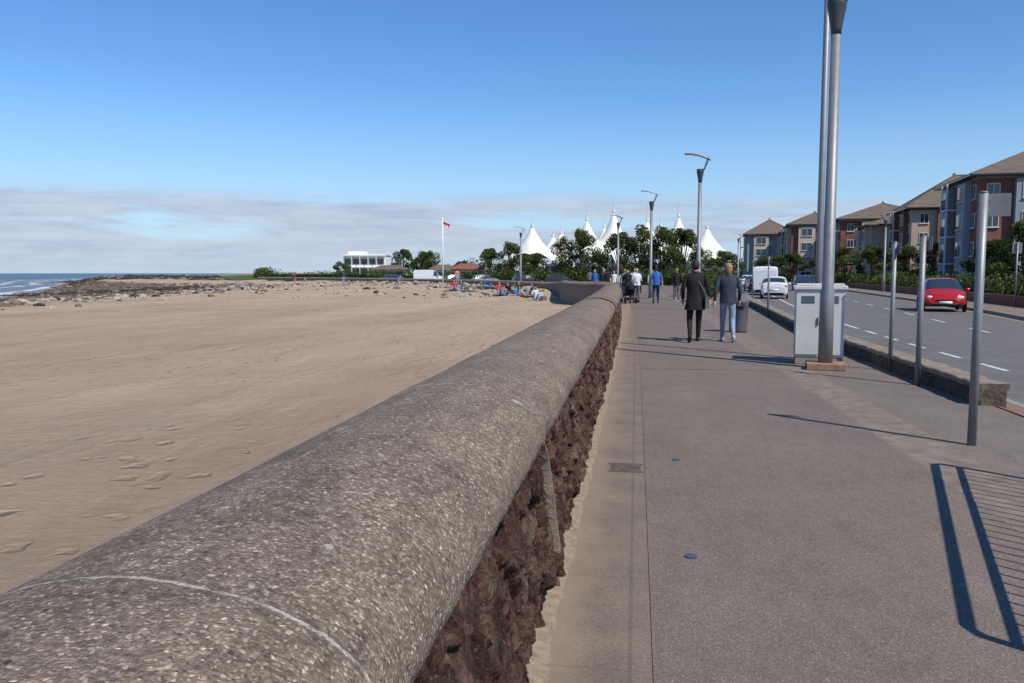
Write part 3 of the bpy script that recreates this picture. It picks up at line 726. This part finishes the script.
e=empty('flagpole',(-20.9,86,zg(-20.9,86))); mb=MB(); mb.tube([(0,0,-.2),(0,0,7.3)],[.09,.05],10); mb.ell((0,0,7.35),(.09,.09,.07)); mb.done('pole',['white'],e,True)
mb=MB(); n=10; vs=[]
for k in range(n+1):
    for j in range(3): vs.append((.05+.075*k,.06*math.sin(k*1.1+j*.4),6.75-.26*j-.03*k))
mb.add(vs,[(3*k+j,3*k+3+j,3*k+4+j,3*k+1+j) for k in range(n) for j in range(2)],0)
for i in range(len(mb.m)): mb.m[i]=i%2
mb.done('flag',['redcloth','wcloth'],e,True)

# ------------------------------------------------------------------ vehicles
def car(name,x,y,rz,paint,van=False,L=1.0):
    e=empty(name,(x,y,-.245),rz)
    if not van:
        st=[(-1.98,.42,.72,.80,.68,.56),(-1.93,.30,.88,.98,.80,.66),(-1.86,.25,.94,1.10,.83,.66),(-1.62,.22,.95,1.38,.85,.60),(-1.3,.21,.95,1.45,.86,.61),(-.35,.21,.94,1.48,.865,.62),(.30,.21,.93,1.43,.865,.60),(.98,.21,.92,1.0,.86,.70),(1.08,.21,.91,.965,.86,.72),(1.5,.23,.82,.885,.84,.68),(1.82,.27,.68,.77,.80,.62),(1.93,.30,.58,.66,.74,.56),(1.99,.36,.50,.56,.66,.5)]
        glass=(3,7); wheels=(-1.22,1.25); wr=.31
    else:
        st=[(-2.5,.45,1.1,1.9,.85,.80),(-2.45,.32,1.15,2.1,.93,.84),(-2.3,.28,1.2,2.2,.95,.84),(-1,.28,1.2,2.22,.96,.85),(.8,.28,1.2,2.2,.96,.84),(1.15,.28,1.2,2.1,.96,.82),(1.75,.28,1.18,1.3,.95,.80),(2.25,.32,.98,1.06,.9,.72),(2.45,.36,.75,.82,.82,.66),(2.5,.42,.6,.66,.76,.6)]
        glass=(4,6); wheels=(-1.5,1.6); wr=.34
    ring=[]
    for (X,zb,zl,zt,w,wt) in st:
        zm=(zb+zl)/2
        half=[(w*.80,zb),(w*.97,zb+.07),(w,zm),(w*.985,zl),(wt+.03,zt-.07),(wt*.82,zt-.005),(wt*.35,zt+.015)]
        ring.append([(X*L,-a,z) for a,z in half]+[(X*L,a,z) for a,z in reversed(half)])
    n=len(ring[0]); mb=MB(); vs=[v for r in ring for v in r]; fs=[];ms=[]
    for i in range(len(ring)-1):
        for k in range(n):
            k2=(k+1)%n; fs.append((i*n+k,(i+1)*n+k,(i+1)*n+k2,i*n+k2))
            side=k in (3,n-5); top=k in (4,5,6,7,8)
            g=0
            if side and glass[0]<=i<glass[1]: g=1
            if (top) and (i==glass[1]-1 or (i==2 and not van)): g=1
            if k==n-1: g=2
            ms.append(g)
    mb.v=vs; mb.f=[list(f) for f in fs]; mb.m=ms
    mb.add([v for v in ring[0]],[tuple(range(n))],0); mb.add([v for v in ring[-1]],[tuple(reversed(range(n)))],0)
    mb.done('body',[paint,'glass','tyre'],e,False)
    md=MB(); W=st[5][4]
    zt=st[4][3]
    for s in (-1,1):
        for px in ((-.45,-1.25) if not van else (.85,)):
            md.tube([(px*L,s*(W-.015),st[4][2]),(px*L,s*(st[4][5]+.035),zt-.06)],.035,6,0)
        md.box(.85 if not van else 1.55,s*(W+.09),.98 if not van else 1.3,.1,.18,.13 if not van else .28,0)
        fx=st[-2][0]*L; fw=st[-2][4]
        md.ell((fx-.12,s*fw*.80,st[-2][2]+.06),(.12,.16,.08),2,10,6)
        rx=st[1][0]*L; md.box(rx+.03,s*st[1][4]*.9,.82 if not van else 1.0,.1,.14,.2 if not van else .4,3)
    md.box(st[-1][0]*L+.005,0,.42,.03,.52,.11,4); md.box(st[0][0]*L-.005,0,.60,.03,.52,.11,4); md.box(st[-1][0]*L-.02,0,.50 if not van else .62,.05,.8,.07,1); md.box(st[-1][0]*L-.02,0,.33,.06,1.0,.06,1)
    md.done('trim',[paint,'tyre','lamp','tail','white'],e,True)
    mw=MB()
    for wx in wheels:
        for s in (-1,1):
            yy=s*(W-.10)
            mw.tube([(wx*L,s*(W-.02),wr),(wx*L,s*(W+.004),wr)],wr+.05,22,2)
            mw.tube([(wx*L,yy,wr),(wx*L,s*(W+.015),wr)],wr,22,0)
            mw.tube([(wx*L,yy,wr),(wx*L,s*(W+.022),wr)],wr*.62,16,1)
            for a in range(5): 
                th=a*1.256; mw.tube([(wx*L,s*(W+.028),wr),(wx*L+.17*math.cos(th),s*(W+.028),wr+.17*math.sin(th))],.02,5,1)
    mw.done('wheels',['tyre','hub','black'],e)
car('red_hatchback_car',13.85,39.6,R(-103),'red',False,.9); car('white_hatchback_car',9.35,57.2,R(80),'carwhite'); car('white_van',10.1,66.2,R(81),'carwhite',True)
car('dark_car',10.9,75,R(83),'cardark'); car('silver_car',11.4,82,R(83),'carsilver'); car('dark_car',16.4,84,R(-96),'cardark'); car('blue_car',19.4,93,R(-96),'carblue'); car('dark_car',21,104,R(-96),'cardark')
car('white_car',12.9,97,R(83),'carwhite'); car('dark_car',-14,104,R(20),'cardark'); car('silver_car',-21,112,R(30),'carsilver'); car('dark_car',-27,120,R(30),'cardark'); car('white_van',-34,130,R(10),'carwhite',True); car('dark_car',-9,98,R(5),'cardark'); car('blue_car',-42,137,R(10),'carblue')

# ------------------------------------------------------------------ people
def person(name,x,y,z,rz,h=1.7,pose='walk',top='black',leg='black',hair='hairdark',shoe='shoe',coat=None,long_hair=False,detail=2,sleeve=True,bag=False):
    s=h/1.75; e=empty(name,(x,y,z),rz)
    if pose in('walk','walk2'):
        f=1 if pose=='walk' else -1
        LF=[(.09*f,.0,.90),(.10*f,.15,.50),(.10*f,.22,.10),(.11*f,.38,.035)]
        LB=[(-.09*f,0,.90),(-.11*f,.03,.49),(-.12*f,-.26,.17),(-.13*f,-.14,.04)]
        AF=[(-.20*f,0,1.42),(-.26*f,-.02,1.14),(-.25*f,.14,.92)]
        AB=[(.20*f,0,1.42),(.27*f,-.10,1.15),(.29*f,-.08,.90)]
        pel=(0,0,.95); ch=(0,.0,1.28)
    elif pose=='stand' or pose=='push':
        LF=[(.09,0,.90),(.11,.02,.5),(.12,-.01,.09),(.14,.14,.035)]; LB=[(-.09,0,.90),(-.11,.02,.5),(-.12,-.01,.09),(-.14,.14,.035)]
        if pose=='stand': AF=[(.20,0,1.42),(.26,-.03,1.13),(.25,.08,.90)]; AB=[(-.20,0,1.42),(-.26,-.03,1.13),(-.25,.08,.90)]
        else: AF=[(.20,0,1.42),(.25,.03,1.15),(.20,.33,1.03)]; AB=[(-.20,0,1.42),(-.25,.03,1.15),(-.20,.33,1.03)]
        pel=(0,0,.95); ch=(0,0,1.28)
    else:
        dz=-.80
        LF=[(.09,0,.90+dz),(.14,.36,.44),(.12,.62,.09),(.13,.76,.05)]
        LB=[(-.09,0,.90+dz),(-.14,.36,.40),(-.12,.66,.09),(-.13,.80,.05)]
        AF=[(.20,-.03,1.42+dz),(.26,.05,1.15+dz),(.16,.30,.44)]; AB=[(-.20,-.03,1.42+dz),(-.26,.05,1.15+dz),(-.16,.30,.42)]
        pel=(0,0,.93+dz); ch=(0,-.04,1.28+dz)
    dzz=-.80 if pose=='sit' else 0
    V=[];E=[]
    def v(p,r): V.append((Vector(p)*s,r*s)); return len(V)-1
    def ed(a,b,l): E.append((a,b,l))
    p0=v(pel,.135); p1=v((0,-.0+ch[1]*.4,1.10+dzz),.125); p2=v(ch,.15); p3=v((0,ch[1],1.42+dzz),.095); p4=v((0,ch[1]+.01,1.51+dzz),.052); p5=v((0,ch[1]+.03,1.58+dzz),.055)
    ed(p0,p1,'top');ed(p1,p2,'top');ed(p2,p3,'top');ed(p3,p4,'skin');ed(p4,p5,'skin')
    hands=[]
    for A in (AF,AB):
        a=v(A[0],.066);b=v(A[1],.050);c=v(A[2],.036); ed(p3,a,'top');ed(a,b,'top');ed(b,c,'top' if sleeve else 'skin'); hands.append((Vector(A[1])*s,Vector(A[2])*s))
    feet=[]
    for G in (LF,LB):
        a=v(G[0],.098);b=v(G[1],.068);c=v(G[2],.050);d=v(G[3],.034); ed(p0,a,'leg');ed(a,b,'leg');ed(b,c,'leg');ed(c,d,'shoe'); feet.append((Vector(G[2])*s,Vector(G[3])*s))
    me=bpy.data.meshes.new('sk'); me.from_pydata([q for q,_ in V],[(a,b) for a,b,_ in E],[])
    o=bpy.data.objects.new('sk',me); COL.objects.link(o)
    md=o.modifiers.new('s','SKIN'); md.use_smooth_shade=True
    for i,(q,r) in enumerate(V):
        me.skin_vertices[0].data[i].radius=(r,r)
    me.skin_vertices[0].data[0].use_root=True
    sb=o.modifiers.new('ss','SUBSURF'); sb.levels=detail; sb.render_levels=detail
    dg=bpy.context.evaluated_depsgraph_get(); dg.update()
    nm=bpy.data.meshes.new_from_object(o.evaluated_get(dg)); bpy.data.objects.remove(o)
    zt=(.80+dzz)*s
    for vt in nm.vertices:
        if vt.co.z>zt and abs(vt.co.x)<.19*s:
            k=min((vt.co.z-zt)/.1,1); cy=ch[1]*s; vt.co.y=cy+(vt.co.y-cy)*(1-.22*k); 
            if abs(vt.co.x)<.17*s: vt.co.x*=1+.12*k
    labs=['top','leg','skin','shoe']; nm.materials.clear()
    for mm in (top,leg,'skin',shoe): nm.materials.append(MAT[mm])
    segs=[(V[a][0],V[b][0],labs.index(l),max(V[a][1],V[b][1])) for a,b,l in E]
    for pg in nm.polygons:
        c=pg.center; best=9;bi=0
        for a,b,l,r in segs:
            ab=b-a; t=max(0,min(1,(c-a).dot(ab)/ab.length_squared)); dd=(c-(a+ab*t)).length-r*.6
            if dd<best: best=dd;bi=l
        pg.material_index=bi; pg.use_smooth=True
    ob=bpy.data.objects.new('body',nm); link(ob,e)
    mb=MB()
    for a,t in feet:
        d=(t-a); c=a.lerp(t,.42); L=.145*s
        pit=math.atan2(d.z+.045*s,math.hypot(d.x,d.y)) if a.z>.12*s else 0
        zc=.05*s+max(0,(a.z-.10*s))*.45
        def fn(q,dd,c=c,pit=pit,zc=zc):
            r=q-Vector((c.x,c.y,zc)); 
            if r.z<-.045*s: r.z=-.045*s
            return Vector((c.x,c.y,zc))+Matrix.Rotation(pit,3,'X')@r
        mb.ell((c.x,c.y,zc),(.048*s,L,.055*s),0,12,8,fn)
    mb.done('shoes',[shoe],e,True)
    mb=MB()
    for el,wr in hands:
        d=(wr-el).normalized(); side=Vector((1,0,0)) if abs(d.x)<.8 else Vector((0,1,0)); nrm=d.cross(side).normalized(); side=nrm.cross(d).normalized()
        mb.tube([wr-d*.02*s,wr+d*.02*s,wr+d*.06*s,wr+d*.095*s],[.027*s,.032*s,.037*s,.033*s],8)
        for k,(off,ln) in enumerate(((-.030,.068),(-.010,.078),(.010,.072),(.029,.056))):
            b0=wr+d*.088*s+nrm*off*s; b1=b0+d*ln*.5*s+side*0.004*s; b2=b1+(d*.8+side*(-.5 if wr.x>0 else .5)).normalized()*ln*.5*s
            mb.tube([b0,b1,b2],[.0105*s,.0095*s,.007*s],6)
        th=wr+d*.03*s-nrm*.03*s; mb.tube([th,th+(d*.7-nrm*.7)*.035*s,th+(d*.95-nrm*.6)*.065*s],[.013*s,.011*s,.008*s],6)
    mb.done('hands',['skin'],e,True)
    hc=Vector((0,(ch[1]+.045)*s,(1.645+dzz)*s)); mb=MB()
    def hf(q,d):
        r=q-hc
        if r.z<0: r.x*=1+.22*r.z/(.115*s); 
        if d.y>.75 and abs(d.x)<.28 and -.45<d.z<.12: r.y+=.018*s*(1-abs(d.x)/.28)
        if d.y>.8 and d.z<-.7: r.y+=.006*s
        return hc+r
    mb.ell(hc,(.076*s,.094*s,.117*s),0,28,20,hf)
    for sd in (-1,1):
        mb.ell(hc+Vector((sd*.077*s,-.005*s,-.005*s)),(.010*s,.018*s,.030*s),0,8,6)
        mb.ell(hc+Vector((sd*.030*s,.083*s,.010*s)),(.012*s,.008*s,.007*s),1,8,6)
    mb.ell(hc+Vector((0,.086*s,-.062*s)),(.024*s,.007*s,.007*s),2,8,5)
    mb.done('head',['skin','eye','lip'],e,True)
    mb=MB()
    def hr(q,d):
        r=q-hc
        if d.y>.25 and r.z<.055*s: r*=.86
        n=1+.04*noise.noise(q*40); r*=n
        if long_hair and d.y<.2 and r.z<0: r.z*=1.55; r.x*=1.05
        return hc+r
    mb.ell(hc+Vector((0,-.012*s,.012*s)),(.087*s,.102*s,.122*s),0,24,16,hr); mb.done('hair',[hair],e,True)
    if coat:
        z0,z1,fl=coat; mb=MB(); n=28; rings=[(1.475,.075,.07),(1.45,.155,.085),(1.38,.205,.115),(1.25,.195,.135),(1.08,.175,.13),(.95,.19,.145)]
        zz=.95
        while zz-.1>z0: zz-=.1; k=(.95-zz); rings.append((zz,.19+fl*k,.15+fl*k))
        rings.append((z0,.19+fl*(.95-z0),.15+fl*(.95-z0))); vs=[]
        for j,(z,a,b) in enumerate(rings):
            for i in range(n):
                th=2*math.pi*i/n; w=1+.05*math.sin(5*th+z*9)*min(1,(1.4-z)*2 if z<1.4 else 0)+.04*noise.noise(Vector((th*2,z*8,1)))
                vs.append((a*w*math.cos(th)*s,(b*w*math.sin(th)-.005)*s,z*s))
        mb.add(vs,[(j*n+i,j*n+(i+1)%n,(j+1)*n+(i+1)%n,(j+1)*n+i) for j in range(len(rings)-1) for i in range(n)])
        mb.tube([(0,.0,1.465*s),(0,.0,1.53*s)],[.082*s,.072*s],14,0,False)
        mb.done('coat',[top],e,True)
    if bag:
        mb=MB(); mb.box(.24*s,-.06*s,.86*s,.09,.26,.24,0); mb.tube([(.24*s,.03*s,.98*s),(.1*s,.10*s,1.35*s),(-.10*s,.03*s,1.475*s),(.06*s,-.135*s,1.3*s),(.24*s,-.15*s,.98*s)],.012,6); bevel(mb.done('shoulder_bag',['greycloth'],e),.02)
    return e
person('walking_woman',1.24,17.5,.004,R(2),1.72,'walk','black','black','hairdark','shoe',(.70,1,.12),False,2,True,True)
person('walking_woman',1.93,17.62,.004,R(-4),1.66,'walk2','navy','denim','hairblond','trainer',(.88,1,.02),True,2)
person('walking_man',.95,39.6,.004,R(0),1.76,'walk','blue','navy','hairdark','shoe',(.88,1,.0),False,1,False)
person('pushing_person',.02,40.8,.004,R(20),1.68,'push','wcloth','greycloth','hairgrey','shoe',(.88,1,.0),False,1)
person('walking_woman',-.45,42.5,.004,R(170),1.65,'walk','black','black','hairdark','shoe',(.8,1,0),True,1)
person('walking_man',-.1,46,.004,R(180),1.75,'walk2','wcloth','navy','hairdark','shoe',(.86,1,0),False,1)
person('walking_man',-2.3,58,.004,R(180),1.75,'walk','navy','denim','hairgrey','shoe',(.86,1,0),False,1)
person('walking_woman',-1.6,58.6,.004,R(180),1.62,'walk2','wcloth','greycloth','hairblond','shoe',(.86,1,0),True,1)
person('walking_woman',1.2,52,.004,R(0),1.65,'walk','pinkcloth','denim','hairblond','shoe',(.84,1,0),True,1)
person('walking_man',-4,70,.004,R(0),1.75,'walk','greycloth','black','hairdark','shoe',(.86,1,0),False,1)
for x,y,a,b,hh,p in [(-1.9,54,'black','navy',1.72,'walk'),(-.9,55,'wcloth','denim',1.6,'walk2'),(.2,60,'navy','black',1.75,'walk2'),(-.7,49.5,'greycloth','black',1.7,'walk'),(-3.2,63,'blue','navy',1.7,'walk'),(.9,47.5,'wcloth','black',1.62,'stand'),(2.2,45.5,'black','greycloth',1.7,'stand')]:
    person('walking_person',x,y,.004,R(random.choice((0,180,170,10))),hh,p,a,b,random.choice(('hairdark','hairgrey','hairblond')),'shoe',(.85,1,0),False,1)
bags=[]
for x,y,c,p,r in [(-9.8,57.5,'redcloth','sit',200),(-9.1,57.0,'black','sit',150),(-8.5,58.2,'navy','sit',180),(-7.2,56,'greycloth','sit',120),(-33,88,'navy','walk',40),(-46,104,'redcloth','walk2',-60),(-45,105,'black','walk',-60),(-6.6,53,'wcloth','sit',200),(-13.6,72,'blue','sit',90),(-24,80,'black','walk',10),(-17.5,78,'pinkcloth','stand',30),(-14.5,66,'greycloth','sit',160),(-15.2,66.4,'redcloth','sit',190)]:
    if x>wallx(y)-.9: x=wallx(y)-1.1
    person('seated_beachgoer' if p=='sit' else 'walking_beachgoer',x,y,zg(x,y)+.0,R(r),1.7,p,c,'denim','hairdark','shoe',None,False,1)
    if p=='sit': bags.append((x+.6,y-.5))
for i,(x,y) in enumerate(bags):
    z=zg(x,y); mb=MB(); mb.box(0,0,.16,.45,.26,.30,0,taper=.8); mb.tube([(-.12,0,.3),(-.08,0,.45),(.08,0,.45),(.12,0,.3)],.012,6,0)
    bevel(mb.done('beach_bag',[['greycloth','blue','greycloth','wcloth'][i%4]],None,False,(x,y,z),i),.04)
    mb=MB(); vs=[(-.9+.3*a,-.5+.33*b,.012+.01*math.sin(a*2+b)) for b in range(4) for a in range(7)]
    mb.add(vs,[(7*b+a,7*b+a+1,7*b+a+8,7*b+a+7) for b in range(3) for a in range(6)]); mb.done('beach_towel',[['wcloth','greycloth','blue','redcloth'][i%4]],None,False,(x-.9,y+.2,z+.03),i*.7)
e=empty('pushchair',(-.36,39.4,.004),R(20)); mb=MB()
for wx,wy,r in ((-.27,-.3,.15),(.27,-.3,.15),(-.22,.38,.11),(.22,.38,.11)):
    mb.tube([(wx-.02,wy,r),(wx+.02,wy,r)],r,18,0); mb.tube([(wx-.025,wy,r),(wx+.025,wy,r)],r*.55,12,1)
mb.tube([(-.27,-.3,.15),(.27,-.3,.15)],.012,6,1); mb.tube([(-.22,.38,.11),(.22,.38,.11)],.012,6,1)
for s_ in (-1,1):
    mb.tube([(s_*.22,.38,.11),(s_*.25,0,.5),(s_*.25,-.45,.95),(s_*.22,-.58,1.03)],.014,8,1); mb.tube([(s_*.27,-.3,.15),(s_*.25,0,.5)],.014,8,1)
mb.tube([(-.22,-.58,1.03),(.22,-.58,1.03)],.016,8,0); mb.done('chassis',['tyre','steel'],e,True)
mb=MB(); mb.box(0,.05,.42,.44,.42,.10,0); mb.add([(-.22,-.16,.4),(.22,-.16,.4),(.22,-.36,.85),(-.22,-.36,.85)],[(0,1,2,3)]); mb.box(0,-.05,.22,.36,.45,.14,0)
mb.ell((0,-.12,.72),(.25,.34,.30),0,18,10,lambda q,d:Vector((q.x,q.y if d.y<.5 else q.y-.14,max(q.z,.62)))); mb.done('seat_and_hood',['black'],e,True)

# ------------------------------------------------------------------ light & world & camera
S=Vector((.758*math.cos(R(48)),-.652*math.cos(R(48)),math.sin(R(48)))).normalized()
sun=bpy.data.lights.new('sun','SUN'); sun.energy=4.7; sun.angle=R(.5); sun.color=(1,.94,.84)
so=bpy.data.objects.new('sun',sun); so.rotation_euler=S.to_track_quat('Z','Y').to_euler(); link(so)
w=bpy.data.worlds.new('World'); scene.world=w; w.use_nodes=True; t=NT.__new__(NT); t.t=w.node_tree; t.t.nodes.clear()
sky=t.n('ShaderNodeTexSky',{'sky_type':'NISHITA','sun_disc':False,'sun_elevation':R(48),'sun_rotation':math.atan2(.758,-.652),'altitude':0.0,'air_density':1.0,'dust_density':0.0,'ozone_density':2.6})
hs=t.n('ShaderNodeHueSaturation',None,Saturation=1.2,Value=1.2,Color=sky.outputs[0])
skyc=t.mix(1.0,hs.outputs[0],(.88,1.0,1.16),'MULTIPLY')
tc=t.n('ShaderNodeTexCoord').outputs['Generated']
sz=t.n('ShaderNodeSeparateXYZ',None,Vector=tc)
v1=t.n('ShaderNodeVectorMath',{'operation':'MULTIPLY'},i0=tc,i1=(1,1,8)).outputs[0]
n1=t.noise(v1,3.9,9,.62,.25)
zz=t.n('ShaderNodeMapRange',None,Value=sz.outputs[2]); zz.inputs[1].default_value=0; zz.inputs[2].default_value=.2
haze=t.ramp(zz.outputs[0],[(0,.85),(.25,.62),(.5,.38),(.9,.06),(1,0)])
skyc=t.mix(haze,skyc,(3.7,5.4,7.6))
band=t.ramp(zz.outputs[0],[(0,.35),(.10,.7),(.30,.85),(.42,.75),(.47,.3),(.52,0)])
left=t.n('ShaderNodeMapRange',None,Value=sz.outputs[0]); left.inputs[1].default_value=.3; left.inputs[2].default_value=-.5; left.inputs[3].default_value=-.03; left.inputs[4].default_value=.12
nn=t.math('ADD',n1,left.outputs[0])
cm=t.math('MULTIPLY',t.ramp(nn,[(.44,0),(.57,1)]),band,clamp=True)
wisp=t.math('MULTIPLY',t.ramp(t.noise(v1,5.0,7,.65,.2),[(.60,0),(.74,.5)]),t.ramp(zz.outputs[0],[(.45,0),(.6,1),(.95,.6),(1,0)]))
wisp=t.math('MULTIPLY',wisp,t.math('GREATER_THAN',sz.outputs[0],.2))
cc=t.ramp(t.noise(v1,8,7,.68),[(.36,(.84,.87,.93)),(.62,(1.18,1.15,1.09))])
cloudc=t.mix(1.0,cc,(4.7,5.2,6.4),'MULTIPLY')
col=t.mix(cm,skyc,cloudc)
col=t.mix(wisp,col,(4.7,5.3,6.7))
bg=t.n('ShaderNodeBackground',None,Color=col,Strength=.105)
o=t.n('ShaderNodeOutputWorld'); t.t.links.new(bg.outputs[0],o.inputs[0])
cam=bpy.data.cameras.new('camera'); cam.lens=804/1024*36; cam.sensor_width=36; cam.clip_end=20000; cam.clip_start=.05
co=bpy.data.objects.new('camera',cam); co.location=(0,0,1.47); co.rotation_euler=(R(90-4.87),0,R(8.77)); link(co); scene.camera=co
scene.view_settings.view_transform='Standard'; scene.view_settings.look='None'; scene.view_settings.exposure=0
